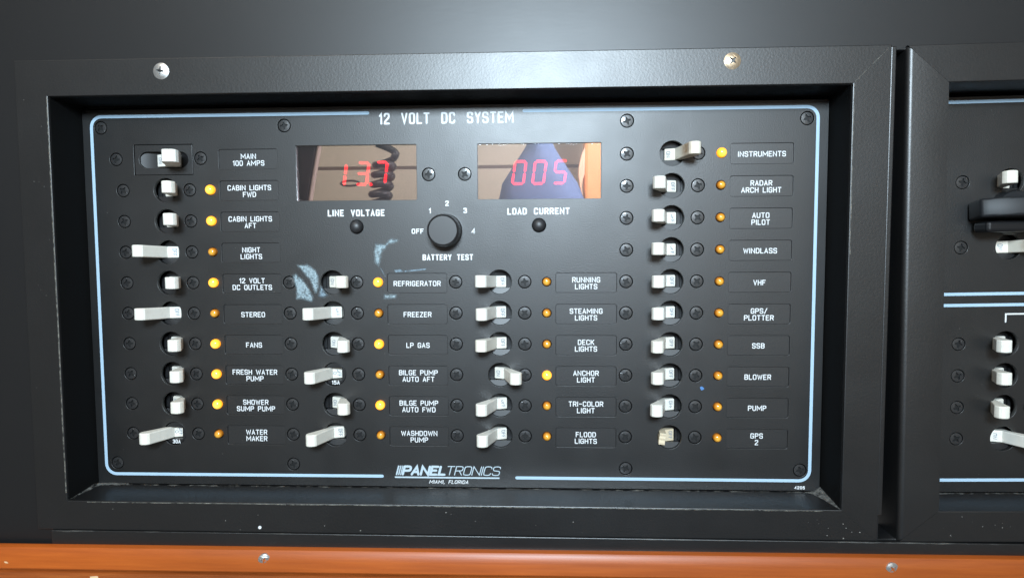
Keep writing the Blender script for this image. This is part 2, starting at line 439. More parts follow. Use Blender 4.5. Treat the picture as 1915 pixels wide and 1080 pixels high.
class Ink:
    """flat strokes of printed ink, each stroke a hair above the previous one"""
    def __init__(s): s.v = []; s.f = []; s.k = 0
    def stroke(s, p, w, closed=False, h=0.04, capn=4, flat=False):
        hw = w / 2; s.k += 1
        hh = h + 0.004 * (s.k % 6)
        n = len(p); L = []; Rr = []
        for i in range(n):
            if closed: a, b, c = p[i - 1], p[i], p[(i + 1) % n]
            else: a, b, c = p[max(i - 1, 0)], p[i], p[min(i + 1, n - 1)]
            d1 = Vector((b[0] - a[0], b[1] - a[1])); d2 = Vector((c[0] - b[0], c[1] - b[1]))
            if d1.length < 1e-9: d1 = d2.copy()
            if d2.length < 1e-9: d2 = d1.copy()
            d1.normalize(); d2.normalize()
            n1 = Vector((-d1.y, d1.x)); n2 = Vector((-d2.y, d2.x))
            m = n1 + n2
            if m.length < 0.35: m = n1.copy()
            m.normalize(); k = hw / max(m.dot(n1), 0.45)
            L.append((b[0] + m.x * k, b[1] + m.y * k)); Rr.append((b[0] - m.x * k, b[1] - m.y * k))
        b0 = len(s.v)
        for l, r in zip(L, Rr):
            s.v += [(l[0], l[1], hh), (r[0], r[1], hh)]
        cnt = n if closed else n - 1
        for i in range(cnt):
            j = (i + 1) % n
            s.f.append((b0 + 2 * i, b0 + 2 * i + 1, b0 + 2 * j + 1, b0 + 2 * j))
        if not closed and not flat:
            for (e, q, sign) in ((0, 1, -1), (n - 1, n - 2, 1)):
                c = p[e]; d = Vector((c[0] - p[q][0], c[1] - p[q][1])).normalized()
                nn = Vector((-d.y, d.x)); st = len(s.v)
                for t in range(capn + 1):
                    a = PI / 2 - PI * t / capn
                    vv = nn * math.sin(a) + d * math.cos(a)
                    s.v.append((c[0] + vv.x * hw, c[1] + vv.y * hw, hh))
                s.f.append(tuple(range(st, st + capn + 1)))
    def text(s, t, cx, cz, cap, w, sx=1.0, gap=1.15, space=None, width=None, shear=0.0, align='c', rot=0.0, h=0.04):
        """cap = overall letter height; w = stroke width; cx, cz = middle of the word"""
        u = (cap - w) / 6.0
        def wid(sxx, g):
            tot = 0
            for i, ch in enumerate(t):
                gw = GL[ch][0] if ch != ' ' or space is None else space
                tot += gw * u * sxx + (g * u + w if i < len(t) - 1 else 0)
            return tot + w
        if width:
            lo, hi = 0.3, 3.0
            for _ in range(30):
                md = (lo + hi) / 2
                if wid(md, gap * md) > width: hi = md
                else: lo = md
            sx = lo; gap = gap * lo
        tw = wid(sx, gap)
        x = (-tw / 2 if align == 'c' else 0) + w / 2
        for ch in t:
            gw, st = GL[ch]
            if ch == ' ' and space is not None: gw = space
            for q in st:
                closed = False; p = q
                if q[0] == 's': p = chaikin(q[1:], False)
                if q[0] == 'o': p = chaikin(q[1:], True); closed = True
                pp = []
                for a, b in p:
                    px = x + a * u * sx; pz = b * u - 3 * u
                    px += shear * pz
                    if rot:
                        px, pz = px * math.cos(rot) - pz * math.sin(rot), px * math.sin(rot) + pz * math.cos(rot)
                    pp.append((cx + px, cz + pz))
                s.stroke(pp, w, closed, h)
            x += gw * u * sx + gap * u + w
    def build(s, name):
        return face_out(mesh(name, s.v, s.f, fix=False))
# ---------------------------------------------------------------- shared part meshes
def cross_loop(r, w, rot=0.0):
    p = []
    for k in range(4):
        a = k * PI / 2 + rot
        for dx, dz in ((w * 0.55, w * 0.9), (r, w * 0.42), (r, -w * 0.42)):
            # arms of the driver recess, narrowing outwards
            p.append((dx, dz, a))
    out = []
    for k in range(4):
        a = k * PI / 2 + rot
        for (dx, dz) in ((r, -w * 0.45), (r, w * 0.45), (w * 1.05, w * 1.05)):
            out.append((dx * math.cos(a) - dz * math.sin(a), dx * math.sin(a) + dz * math.cos(a)))
    return out
def dome_screw(name, r, dome, n_out=24, cr=0.58, cw=0.17):
    """domed screw head with a real cross recess"""
    ring = circle(0, 0, r, n_out)
    me = slab(name, [ring, cross_loop(r * cr, r * cw)], -1.2, 0.0, 0.0)
    bm = bmesh.new(); bm.from_mesh(me)
    front = [v for v in bm.verts if v.co.y < 1e-7]
    # subdivide front so the dome can round over
    fe = set()
    for f in bm.faces:
        if all(v.co.y < 1e-7 for v in f.verts):
            for e in f.edges: fe.add(e)
    bmesh.ops.subdivide_edges(bm, edges=list(fe), cuts=2, use_grid_fill=True)
    for v in bm.verts:
        if v.co.y < 1e-7:
            rr = math.hypot(v.co.x, v.co.z) / MM / r
            v.co.y = -(dome * (1 - min(rr, 1) ** 2.2)) * MM
    # recess floor
    bmesh.ops.recalc_face_normals(bm, faces=bm.faces)
    bm.to_mesh(me); bm.free()
    for p in me.polygons: p.use_smooth = True
    me.set_sharp_from_angle(angle=math.radians(40))
    return me
ME_screw = dome_screw('screw_head', 3.5, 0.20, cr=0.66, cw=0.23)
ME_screw_floor = slab('screw_recess', [circle(0, 0, 2.4, 12)], -1.35, -0.75)
ME_screw_big = dome_screw('frame_screw_head', 4.6, 1.3, 32, 0.50, 0.13)
ME_screw_big_floor = slab('frame_screw_recess', [circle(0, 0, 3.0, 12)], -1.3, -0.3)
ME_screw_wood = dome_screw('rail_screw_head', 3.5, 0.9, 24, 0.55, 0.15)
def screw(parent, x, z, h=0.0, me=None, floor=None, m=None, label=None, z_rot=None):
    o = place('screw', me or ME_screw, m or M_screw, parent, (x, z, h))
    a = random.uniform(0, PI / 2) if z_rot is None else z_rot
    o.rotation_euler = (0, a, 0)
    f = place('drive_recess', floor or ME_screw_floor, M_bore, o, (0, 0, 0))
    if label: o['label'] = label
    return o
# breaker: round black face with a sideways slot, its two lips dished
HR = 7.35
def breaker_body():
    v, f = [], []
    n = 18; sl = 3.75
    a0 = math.asin(sl / HR)
    for sgn in (1, -1):
        arc = [(HR * math.cos(a0 + (PI - 2 * a0) * i / n), sgn * HR * math.sin(a0 + (PI - 2 * a0) * i / n)) for i in range(n + 1)]
        b = len(v)
        h_in = -2.9 if sgn < 0 else -7.0
        for (x, z) in arc:
            v.append((x, z, h_in + (abs(z) - sl) / (HR - sl) * (0.7 if sgn < 0 else 0.6)))
        for (x, z) in arc: v.append((x, sgn * sl, h_in))
        for (x, z) in arc: v.append((x, sgn * sl, -12))
        for i in range(n):
            f.append((b + i, b + i + 1, b + n + 1 + i + 1, b + n + 1 + i))
            f.append((b + n + 1 + i, b + n + 1 + i + 1, b + 2 * (n + 1) + i + 1, b + 2 * (n + 1) + i))
        for i in range(n):      # wall of the round bore
            k = len(v); (x0, z0), (x1, z1) = arc[i], arc[i + 1]
            v += [(x0, z0, -12), (x1, z1, -12)]; f.append((b + i, b + i + 1, k + 1, k))
    b = len(v)
    xs = [-8.5, -6.2, -6.2, -4.6, -4.6, 4.6, 4.6, 5.6, 5.6, 6.6, 6.6, 8.5]
    hs = [-6.6, -6.6, -8.2, -8.2, -9.6, -9.6, -7.4, -7.4, -8.2, -8.2, -6.6, -6.6]
    for x, h in zip(xs, hs): v += [(x, -sl, h), (x, sl, h)]
    for i in range(len(xs) - 1): f.append((b + 2 * i, b + 2 * i + 1, b + 2 * i + 3, b + 2 * i + 2))
    return mesh('breaker_body', v, f, fix=False)
ME_body = breaker_body()
def flush_body():
    # the two breakers with a nearly flush round face and a rating printed on it
    return slab('breaker_flush_body', [circle(0, 0, HR - 0.25, 32), rrect(-7.0, 4.6, -3.8, 3.8, 0.5, 2)], -9, -0.9, 0.2)
ME_flush = flush_body()
ME_ring = slab('breaker_cavity', [circle(0, 0, HR + 1.5, 20)], -11, -10)
def handle_prof():
    return [(3.6, -14), (3.6, -6.0), (-2.1, -3.6), (-4.5, 5.6), (-6.1, 12.0), (-6.7, 14.8), (-7.6, 15.9), (-9.0, 16.5), (-10.6, 16.7), (-12.0, 16.3), (-13.0, 15.4), (-13.6, 14.0),
            (-13.7, 12.4), (-13.0, 10.6), (-11.8, 8.6), (-10.4, 5.8), (-8.0, 1.0), (-6.4, -4.0), (-6.0, -14)]
def tilt_up(me, amt=0.9):
    for v in me.vertices:
        h = -v.co.y / MM
        if h > -3: v.co.z += amt * MM * (h + 3) / 20
    return me
ME_off = tilt_up(extr_z('toggle_handle_off', handle_prof(), -3.6, 3.6, 0.6, 22))
ME_on = tilt_up(extr_z('toggle_handle_on', [(-x, h) for x, h in handle_prof()], -3.6, 3.6, 0.6, 22))
def stub():
    v, f = [], []
    prof = [(5.0, -7.0), (4.7, 0.2), (-0.2, 2.0)]
    zs = [-3.55, -2.4, -1.0, 0.4, 1.6, 2.7, 3.55]
    tipx = [-3.9, -3.9, -3.7, -3.6, -3.3, -3.2, -3.2]
    tiph = [3.4, 3.6, 3.3, 3.8, 3.6, 4.0, 3.9]
    for z, tx, th in zip(zs, tipx, tiph):
        v += [(3.6, z, -14.0), (3.6, z, -6.0), (-2.1, z, -3.6), (tx + 0.2, z, th + 1.0), (tx - 3.2, z, th - 0.6), (-6.0, z, -14.0)]
    n = 6
    for k in range(len(zs) - 1):
        for i in range(n):
            j = (i + 1) % n
            f.append((k * n + i, k * n + j, (k + 1) * n + j, (k + 1) * n + i))
    f += [tuple(range(n)), tuple(range((len(zs) - 1) * n, len(zs) * n))]
    return mesh('broken_stub', v, f)
ME_stub = stub()
def mark_on_slope(txt, sgn, extra=False):
    ink = Ink()
    ink.text(txt, 1.5 * sgn, 0.0, 2.3, 0.34, width=4.8 if txt == 'OFF' else 3.6, rot=-PI / 2)
    if extra: ink.text('O', -0.9 * sgn, 0.0, 1.7, 0.26, sx=1.6)
    me = ink.build('marking')
    for v in me.vertices:
        x = v.co.x / MM * sgn
        h = -6.0 + (3.6 - x) * 0.421 + 0.05 + (-v.co.y / MM)
        v.co.y = -h * MM; v.co.z += 0.0002 * 0
    return me
ME_mark_off = mark_on_slope('OFF', 1)
ME_mark_offo = mark_on_slope('OFF', 1, True)
ME_mark_on = mark_on_slope('ON', -1)
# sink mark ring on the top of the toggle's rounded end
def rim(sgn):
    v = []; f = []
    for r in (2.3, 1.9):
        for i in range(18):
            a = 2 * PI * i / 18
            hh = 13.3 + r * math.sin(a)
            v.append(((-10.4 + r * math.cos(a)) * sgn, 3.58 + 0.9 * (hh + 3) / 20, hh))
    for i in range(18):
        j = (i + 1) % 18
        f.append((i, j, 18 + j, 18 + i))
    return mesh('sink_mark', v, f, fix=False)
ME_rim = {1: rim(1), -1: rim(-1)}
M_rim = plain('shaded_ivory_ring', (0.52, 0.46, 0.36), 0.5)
def breaker(parent, x, z, kind, label, hm=None, special=None):
    body = place('circuit_breaker', ME_flush if special in ('15A', '30A') else ME_body, M_body, parent, (x, z, 0))
    body['label'] = label
    if special == 'broken':
        place('broken_toggle_stub', ME_stub, M_yellowed, body)
        place('toggle_marking', ME_mark_off, M_mark, body)
        return body
    hd = place('toggle_handle', ME_on if kind == 'on' else ME_off, hm or M_handle, body)
    if kind == 'on': place('toggle_marking', ME_mark_on, M_mark, body)
    else: place('toggle_marking', ME_mark_offo if special in ('15A', '30A') else ME_mark_off, M_mark, body)
    if special in ('15A', '30A'):
        ink = Ink(); ink.text(special, 0.6, -5.3, 2.5, 0.45, width=5.0, h=-0.85)
        place('rating_lettering', ink.build('rating_lettering'), M_print, body)
    sm = place('sink_mark', ME_rim[-1 if kind == 'on' else 1], M_rim, body)
    # small individual tilts of the toggles
    hd.rotation_euler = (math.radians(random.uniform(-1.2, 1.2)), 0, math.radians(random.uniform(-1.5, 1.5)))
    sm.rotation_euler = hd.rotation_euler
    return body
ME_lens = lathe('indicator_lens', [(2.55, -3), (2.55, 0.6), (2.45, 1.3), (2.1, 2.0), (1.5, 2.5), (0.8, 2.75), (0, 2.85)], 24)
ME_lens_on = lathe('indicator_lens_lit', [(2.75, -3), (2.75, 0.1), (3.0, 0.7), (2.85, 1.6), (2.3, 2.5), (1.6, 3.0), (0.8, 3.3), (0, 3.4)], 24)
ME_plate = slab('label_plate', [rrect(-18.35, 18.35, -6.0, 6.0, 1.25)], -2.0, -0.6, 0.1)
def label_plate(parent, x, z, lines):
    o = place('label_plate', ME_plate, M_plate, parent, (x, z - 0.65, 0))
    ink = Ink()
    if len(lines) == 1: ink.text(lines[0], 0, -0.25, 3.25, 0.50, sx=0.93, gap=0.95, h=-0.55)
    else:
        ink.text(lines[0], 0, 1.75, 3.25, 0.50, sx=0.93, gap=0.95, h=-0.55); ink.text(lines[1], 0, -2.35, 3.25, 0.50, sx=0.93, gap=0.95, h=-0.55)
    place('label_lettering', ink.build('label_lettering'), M_print, o)
    return o
def line_loop(parent, pts, w, name='border_line', closed=False, m=None, h=0.05):
    ink = Ink(); ink.stroke(pts, w, closed, h, 6)
    return place(name, ink.build(name), m or M_line, parent)

# ================================================================ bulkhead (black boards) with real cut-outs
HF = 27.0       # front of the frames above the panel face
HB = 24.6       # front of the bulkhead board
wall = place('bulkhead_wall', slab('bulkhead_wall', [
    [(-560, -242), (520, -242), (520, 330), (-560, 330)],
    [(-284, -207), (172, -207), (172, 34), (-284, 34)],
    [(192.2, -222), (207, -222), (203, 50.6), (192.2, 50.6)],
    [(217, -207), (470, -207), (470, 34), (217, 34)]], 4.0, HB, 0.3), M_board)
wall['kind'] = 'structure'
back = place('cavity_back_wall', box(-330, 500, -235, 60, -60, -50), M_dark)
back['kind'] = 'structure'

# ================================================================ mitred frames
def member(name, a, b, c, d, h0, h1, bev):
    """mitred rail from four corners (outer start, outer end, inner end, inner start)"""
    v = [(x, z, h) for h in (h0, h1) for x, z in (a, b, c, d)]
    f = [(0, 1, 2, 3), (4, 5, 6, 7)] + [(i, (i + 1) % 4, 4 + (i + 1) % 4, 4 + i) for i in range(4)]
    me = mesh(name, v, f)
    bm = bmesh.new(); bm.from_mesh(me)
    ed = []
    for e in bm.edges:
        if all(abs(-vv.co.y / MM - h1) < 1e-4 for vv in e.verts) and (min(abs((e.verts[0].co - e.verts[1].co).x), abs((e.verts[0].co - e.verts[1].co).z)) < 1e-5): ed.append(e)
    bmesh.ops.bevel(bm, geom=ed, offset=bev * MM, segments=2, profile=0.5, affect='EDGES')
    bm.to_mesh(me); bm.free()
    return me
def frame(root, x0, x1, z0, z1, ix0, ix1, iz0, iz1, dh=(0, 0, 0, 0), g=0.03, left_round=0.0):
    ps = []
    ps.append(place('frame_rail', member('top_rail', (x0 + g, z1), (x1 - g, z1), (ix1 - g, iz1), (ix0 + g, iz1), -6, HF + dh[0], 0.45), M_frame, root))
    ps.append(place('frame_rail', member('bottom_rail', (x0 + g, z0), (x1 - g, z0), (ix1 - g, iz0), (ix0 + g, iz0), -6, HF + dh[1], 0.45), M_frame, root))
    if left_round:
        r = left_round
        prof = [(ix0, -6), (ix0, HF), (x0 + r, HF)] + [(x0 + r - r * math.sin(t * PI / 14), HF - r + r * math.cos(t * PI / 14)) for t in range(1, 8)] + [(x0, -6)]
        n = len(prof); v = []
        for (x, h) in prof:
            k = (x - x0) / (ix0 - x0); v.append((x, z0 + (iz0 - z0) * k + 0.12, h))
        for (x, h) in prof:
            k = (x - x0) / (ix0 - x0); v.append((x, z1 + (iz1 - z1) * k - 0.12, h))
        f = [tuple(range(n)), tuple(range(n, 2 * n))] + [(i, (i + 1) % n, n + (i + 1) % n, n + i) for i in range(n)]
        me = mesh('left_rail', v, f)
        for p in me.polygons: p.use_smooth = True
        me.set_sharp_from_angle(angle=math.radians(30))
        ps.append(place('frame_rail', me, M_frame, root))
    else:
        ps.append(place('frame_rail', member('left_rail', (x0, z0 + g), (x0, z1 - g), (ix0, iz1 - g), (ix0, iz0 + g), -6, HF + dh[2], 0.45), M_frame, root))
    ps.append(place('frame_rail', member('right_rail', (x1, z0 + g), (x1, z1 - g), (ix1, iz1 - g), (ix1, iz0 + g), -6, HF + dh[3], 0.45), M_frame, root))
    return ps
fr = thing('panel_frame', 'wide black mitred frame around the 12 VOLT DC SYSTEM panel, with two bright screws', 'frame', (0, 0, 0))
frame(fr, -301.5, 190.3, -222.4, 52.8, -282.3, 170.2, -204.6, 32.4, dh=(0.0, 0.0, -0.12, 0.22))
screw(fr, -214.9, 45.5, HF, ME_screw_big, ME_screw_big_floor, M_steel, 'silvery cross-head screw', 0.15)
screw(fr, 105.4, 45.6, HF, ME_screw_big, ME_screw_big_floor, M_brass, 'warm pinkish cross-head screw', 0.7)
place('edge_strip', box(190.45, 193.4, -208, 52.3, 2, HF - 0.9, 0.6), M_frame, fr)
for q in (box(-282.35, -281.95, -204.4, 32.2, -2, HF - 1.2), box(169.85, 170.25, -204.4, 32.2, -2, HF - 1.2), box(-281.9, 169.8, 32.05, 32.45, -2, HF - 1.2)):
    place('recess_shade', q, M_dark, fr)  # added dark strips that imitate the shade on the recess walls
# worn paint along the inner arrises
def wear(parent, p, q, w, h, m=M_wear):
    ink = Ink()
    n = 24; pts = [(p[0] + (q[0] - p[0]) * i / n + random.uniform(-.12, .12), p[1] + (q[1] - p[1]) * i / n + random.uniform(-.12, .12)) for i in range(n + 1)]
    ink.stroke(pts, w, False, h, flat=True)
    return place('worn_edge', ink.build('worn_edge'), m, parent)
wear(fr, (-282.75, -200), (-282.75, 32.0), 0.7, HF + 0.03)
wear(fr, (170.9, -60), (170.9, 32.0), 0.4, HF + 0.35)
wear(fr, (-270, -205.3), (160, -205.3), 0.5, HF + 0.03)
wear(fr, (171, 33.2), (188.5, 51.0), 0.22, HF + 0.4)

# ================================================================ the DC panel
PX, PZ = -56.0, -204.0
def rel(x, z, h=0): return (x - PX, z - PZ, h)
panel = thing('electrical_panel', 'large black DC breaker panel titled 12 VOLT DC SYSTEM, full width in the left frame', 'electrical panel', (PX, PZ, 0))
holder = panel
COLA = [-257.9, -154.8, -51.5, 52.0]
def HX(c): return COLA[c] + 26.9
def row(r): return -19.05 * (r - 1)
rows = {0: list(range(2, 11)), 1: list(range(5, 11)), 2: list(range(5, 11)), 3: list(range(1, 11))}
names = {
 0: {2: ['CABIN LIGHTS', 'FWD'], 3: ['CABIN LIGHTS', 'AFT'], 4: ['NIGHT', 'LIGHTS'], 5: ['12 VOLT', 'DC OUTLETS'], 6: ['STEREO'], 7: ['FANS'], 8: ['FRESH WATER', 'PUMP'], 9: ['SHOWER', 'SUMP PUMP'], 10: ['WATER', 'MAKER']},
 1: {5: ['REFRIGERATOR'], 6: ['FREEZER'], 7: ['LP GAS'], 8: ['BILGE PUMP', 'AUTO AFT'], 9: ['BILGE PUMP', 'AUTO FWD'], 10: ['WASHDOWN', 'PUMP']},
 2: {5: ['RUNNING', 'LIGHTS'], 6: ['STEAMING', 'LIGHTS'], 7: ['DECK', 'LIGHTS'], 8: ['ANCHOR', 'LIGHT'], 9: ['TRI-COLOR', 'LIGHT'], 10: ['FLOOD', 'LIGHTS']},
 3: {1: ['INSTRUMENTS'], 2: ['RADAR', 'ARCH LIGHT'], 3: ['AUTO', 'PILOT'], 4: ['WINDLASS'], 5: ['VHF'], 6: ['GPS/', 'PLOTTER'], 7: ['SSB'], 8: ['BLOWER'], 9: ['PUMP'], 10: ['GPS', '2']}}
ON = {(0, 2), (0, 3), (0, 5), (0, 7), (0, 8), (0, 9), (1, 5), (1, 7), (1, 9), (2, 8), (3, 1)}
loops = [rrect(-281.9, 169.6, -204.0, 30.2, 0.6, 2)]
screws = [(-261.5, 0.1), (-208.2, 0.2), (-155.5, 19.3), (52.0, 19.4), (157.2, 19.5), (-270.4, 19.4), (-269.0, -190.6), (-155.1, -190.4), (52.4, -191.2), (157.6, -191.2), (-67.3, -11.0), (-45.3, -11.0)]
leds = []
for c, rl in rows.items():
    for r in rl:
        screws.append((COLA[c], row(r)))
        screws.append((COLA[c] + 42.2, row(r)))
        leds.append((c, r, COLA[c] + 55.6, row(r)))
for x, z in screws: loops.append(circle(x, z, 4.05, 24))
for c, rl in rows.items():
    for r in rl: loops.append(circle(HX(c), row(r), HR + 0.1, 32))
for c, r, x, z in leds: loops.append(circle(x, z, 2.9, 16))
lab = [(c, r, COLA[c] + 79.5, row(r)) for c, rl in rows.items() for r in rl] + [(0, 1, COLA[0] + 79.5, 0)]
for c, r, x, z in lab: loops.append(rrect(x - 18.4, x + 18.4, z - 0.65 - 6.05, z - 0.65 + 6.05, 1.3, 3))
loops.append(rrect(-148.9, -74.6, -26.2, 7.1, 0.5, 2))     # meter windows
loops.append(rrect(-37.4, 36.7, -26.2, 6.9, 0.5, 2))
loops.append(rrect(-250.1, -213.1, -9.8, 8.9, 0.4, 2))     # main breaker
loops.append(circle(-112.0, -42.3, 4.3, 20)); loops.append(circle(-0.5, -42.1, 4.3, 20))
loops = [[(x - PX, z - PZ) for x, z in l] for l in loops]
place('faceplate', slab('faceplate', loops, -2.4, 0.0, 0.16), M_panel, panel)
# a thin black gasket plate closes the countersinks behind the screws and the plate
place('backing_plate', slab('backing_plate', [[(x - PX, z - PZ) for x, z in rrect(-281.5, 169.2, -203.8, 29.8, 0.5, 2)]] +
      [[(x - PX, z - PZ) for x, z in circle(HX(c), row(r), HR + 1.0, 20)] for c, rl in rows.items() for r in rl] +
      [[(x - PX, z - PZ) for x, z in rrect(-149.5, -74.0, -27.0, 8.0, 0.5, 2)], [(x - PX, z - PZ) for x, z in rrect(-38.0, 37.2, -27.0, 8.0, 0.5, 2)],
       [(x - PX, z - PZ) for x, z in rrect(-250.6, -212.6, -10.3, 9.4, 0.5, 2)]], -4.4, -2.5), M_dark, panel)
for x, z in screws:
    screw(panel, *rel(x, z, -0.25))
for c, r, x, z in leds:
    on = (c, r) in ON
    o = place('indicator_lamp', ME_lens_on if on else ME_lens, M_amber_on if on else M_amber_off, panel, rel(x, z))
    o['label'] = 'brightly lit yellow indicator lamp' if on else 'unlit amber indicator lamp'
    o.rotation_euler = (0, random.uniform(0, 3), 0)
for c, r, x, z in lab:
    label_plate(panel, *rel(x, z)[:2], names[c].get(r, ['MAIN', '100 AMPS']) if r in names[c] else ['MAIN', '100 AMPS'])
for c, rl in rows.items():
    for r in rl:
        x, z, _ = rel(HX(c), row(r))
        nm = ' '.join(names[c][r])
        kind = 'on' if (c, r) in ON else 'off'
        sp = {(0, 10): '30A', (1, 8): '15A', (3, 10): 'broken'}.get((c, r))
        hm = M_grimy if (c, r) == (3, 1) else None
        what = 'broken off toggle stub' if sp == 'broken' else ('white toggle pushed right to ON' if kind == 'on' else 'white toggle pushed left to OFF')
        breaker(panel, x, z, kind, 'breaker of the %s label, %s' % (nm, what), hm, sp)
# main breaker: rectangular black body, round-ended trough, one toggle
mx_, mz_, _ = rel(-231.6, -0.45)
def trough(w, hgt):
    r = hgt / 2; p = []
    for i in range(9):
        a = -PI / 2 + PI * i / 8; p.append((w / 2 - r + r * math.cos(a), r * math.sin(a)))
    for i in range(9):
        a = PI / 2 + PI * i / 8; p.append((-w / 2 + r + r * math.cos(a), r * math.sin(a)))
    return p
mb = place('main_breaker', slab('main_breaker', [rrect(-18.2, 18.2, -9.1, 9.1, 0.4, 2), trough(31.0, 10.0)], -4.0, -0.35, 0.2), M_plate, panel, (mx_, mz_, 0))
mb['label'] = 'rectangular main breaker with its white toggle pushed right'
v = []; f = []
for i in range(17):
    x = -15.2 + 30.4 * i / 16
    h = -1.6 - 2.6 * (1 - min(1, abs(x) / 15.2) ** 2)
    v += [(x, -5.2, h), (x, 5.2, h)]
for i in range(16): f.append((2 * i, 2 * i + 1, 2 * i + 3, 2 * i + 2))
tr = mesh('toggle_trough', v, f, smooth=True, fix=False)
place('toggle_trough', tr, M_slot, mb)
mp_ = [(-4, -8), (-4, -0.5), (2.0, 1.2), (4.8, 7), (6.8, 13), (8.3, 15.6), (9.2, 16.6), (11, 17.0), (15.4, 16.6), (16.6, 15.2), (16.8, 12.6), (14, 5), (10, -1), (9, -8)]
place('toggle_handle', tilt_up(extr_z('main_toggle', mp_, -3.7, 3.7, 0.35, 22)), M_handle, mb, (0.0, -0.6, 0))
ink = Ink(); ink.text('ON', -1.8, 0, 2.3, 0.34, width=3.6, rot=-PI / 2)
me = ink.build('marking')
for v_ in me.vertices: v_.co.y = -(-0.5 + (v_.co.x / MM + 4) * 0.283 + 0.05) * MM + v_.co.y
place('toggle_marking', me, M_mark, mb, (0.0, -0.6, 0))
# border lines in two halves, title and other print
BX0, BX1, BZ0, BZ1 = -276.2, 163.4, -197.7, 26.1
def arc(cx, cz, r, a0, a1, n=8): return [(cx + r * math.cos(a0 + (a1 - a0) * i / n), cz + r * math.sin(a0 + (a1 - a0) * i / n)) for i in range(n + 1)]
rr = 6.5
pl = [(-103.4, 25.4)] + arc(BX0 + rr, BZ1 - rr, rr, PI / 2, PI) + arc(BX0 + rr, BZ0 + rr, rr, PI, 1.5 * PI) + [(-98.9, BZ0 + 0.2)]
pl[0] = (-103.8, BZ1)
pr_ = [(-9.2, BZ1)] + arc(BX1 - rr, BZ1 - rr, rr, PI / 2, 0) + arc(BX1 - rr, BZ0 + rr, rr, 0, -PI / 2) + [(-14.6, BZ0)]
for q in (pl, pr_): line_loop(panel, [rel(x, z)[:2] for x, z in q], 1.9)
def lettering(parent, name, items, m=M_print):
    ink = Ink()
    for it in items: ink.text(*it[0], **it[1])
    return place(name, ink.build(name), m, parent)
def T(t, x, z, cap, w, **k):
    a = rel(x, z)
    return ((t, a[0], a[1], cap, w), k)
lettering(panel, 'title_lettering', [T('12 VOLT DC SYSTEM', -56.3, 22.55, 6.9, 1.1, width=81.6, space=6.2)])
lettering(panel, 'meter_lettering', [T('LINE VOLTAGE', -112.1, -33.85, 4.1, 0.84, width=35.2, space=5.5)])
lettering(panel, 'meter_lettering', [T('LOAD CURRENT', -0.8, -33.6, 4.1, 0.84, width=37.6, space=5.0)])
lettering(panel, 'knob_lettering', [T('OFF', -74.4, -45.2, 3.1, 0.62, width=7.4), T('1', -66.7, -32.9, 3.2, 0.65), T('2', -56.2, -28.5, 3.2, 0.65),
          T('3', -45.2, -32.9, 3.2, 0.65), T('4', -40.3, -45.3, 3.2, 0.65)])
lettering(panel, 'knob_lettering', [T('BATTERY TEST', -56.1, -61.1, 3.7, 0.76, width=31.0, space=4.5)])
# maker's mark: heavy slanted first half, light second half, three bars, underline, town
lg = Ink()
a = rel(-90.0, -193.7)
def slant(x, dz): return x + 0.27 * dz
for k, (xx, ww) in enumerate(((0.9, 0.95), (2.25, 0.75), (3.45, 0.6))):
    lg.stroke([(a[0] + xx + 0.27 * -3.0, a[1] - 3.0), (a[0] + xx + 0.27 * 3.0, a[1] + 3.0)], ww, flat=True)
lg.text('PANEL', a[0] + 4.2 + 13.6, a[1], 6.4, 1.45, width=27.6, gap=0.1, shear=0.27)
lg.text('TRONICS', a[0] + 48.4, a[1] + 0.1, 5.9, 0.55, width=33.6, gap=0.5, shear=0.27)
lg.stroke([(a[0] - 0.9, a[1] - 4.35), (a[0] + 64.6, a[1] - 4.35)], 0.95, flat=True)
place('maker_logo', lg.build('maker_logo'), plain('grey_blue_silkscreen_ink', (0.50, 0.60, 0.66), 0.5), panel)
lettering(panel, 'maker_lettering', [T('MIAMI, FLORIDA', -56.9, -200.75, 2.3, 0.36, width=24.4, shear=0.27, space=4.0)])
lettering(panel, 'number_lettering', [T('4205', 157.7, -202.0, 1.9, 0.38, width=6.2)])
# battery test knob
ME_knobb = lathe('selector_knob', [(10.2, 0.1), (10.2, 1.2), (9.8, 1.6), (9.6, 11.2), (9.3, 12.2), (8.7, 12.7), (8.3, 12.2), (0, 12.2)], 48, sharp=24)
kb = place('selector_knob', ME_knobb, M_knob, panel, rel(-57.2, -45.0))
gv = []
for i in range(24):
    a_ = 2 * PI * i / 24
gr = []
vv = []; ff = []
for i in range(36):
    t = 2 * PI * i / 36
    for (r, dt, h) in ((9.7, -0.035, 2.0), (9.95, 0, 2.0), (9.7, 0.035, 2.0), (9.55, -0.035, 10.6), (9.8, 0, 10.6), (9.55, 0.035, 10.6)):
        vv.append((r * math.cos(t + dt), r * math.sin(t + dt), h))
    b = i * 6
    ff += [(b, b + 1, b + 4, b + 3), (b + 1, b + 2, b + 5, b + 4), (b + 3, b + 4, b + 5)]
place('knob_ribs', mesh('knob_ribs', vv, ff), M_knob, kb)
ME_btn = lathe('push_button', [(3.95, -3), (3.95, 0.6), (3.75, 1.8), (3.2, 2.8), (2.3, 3.5), (1.2, 3.9), (0, 4.0)], 28)
for x, z in ((-112.0, -42.3), (-0.5, -42.1)):
    place('push_button', ME_btn, M_button, panel, rel(x, z))
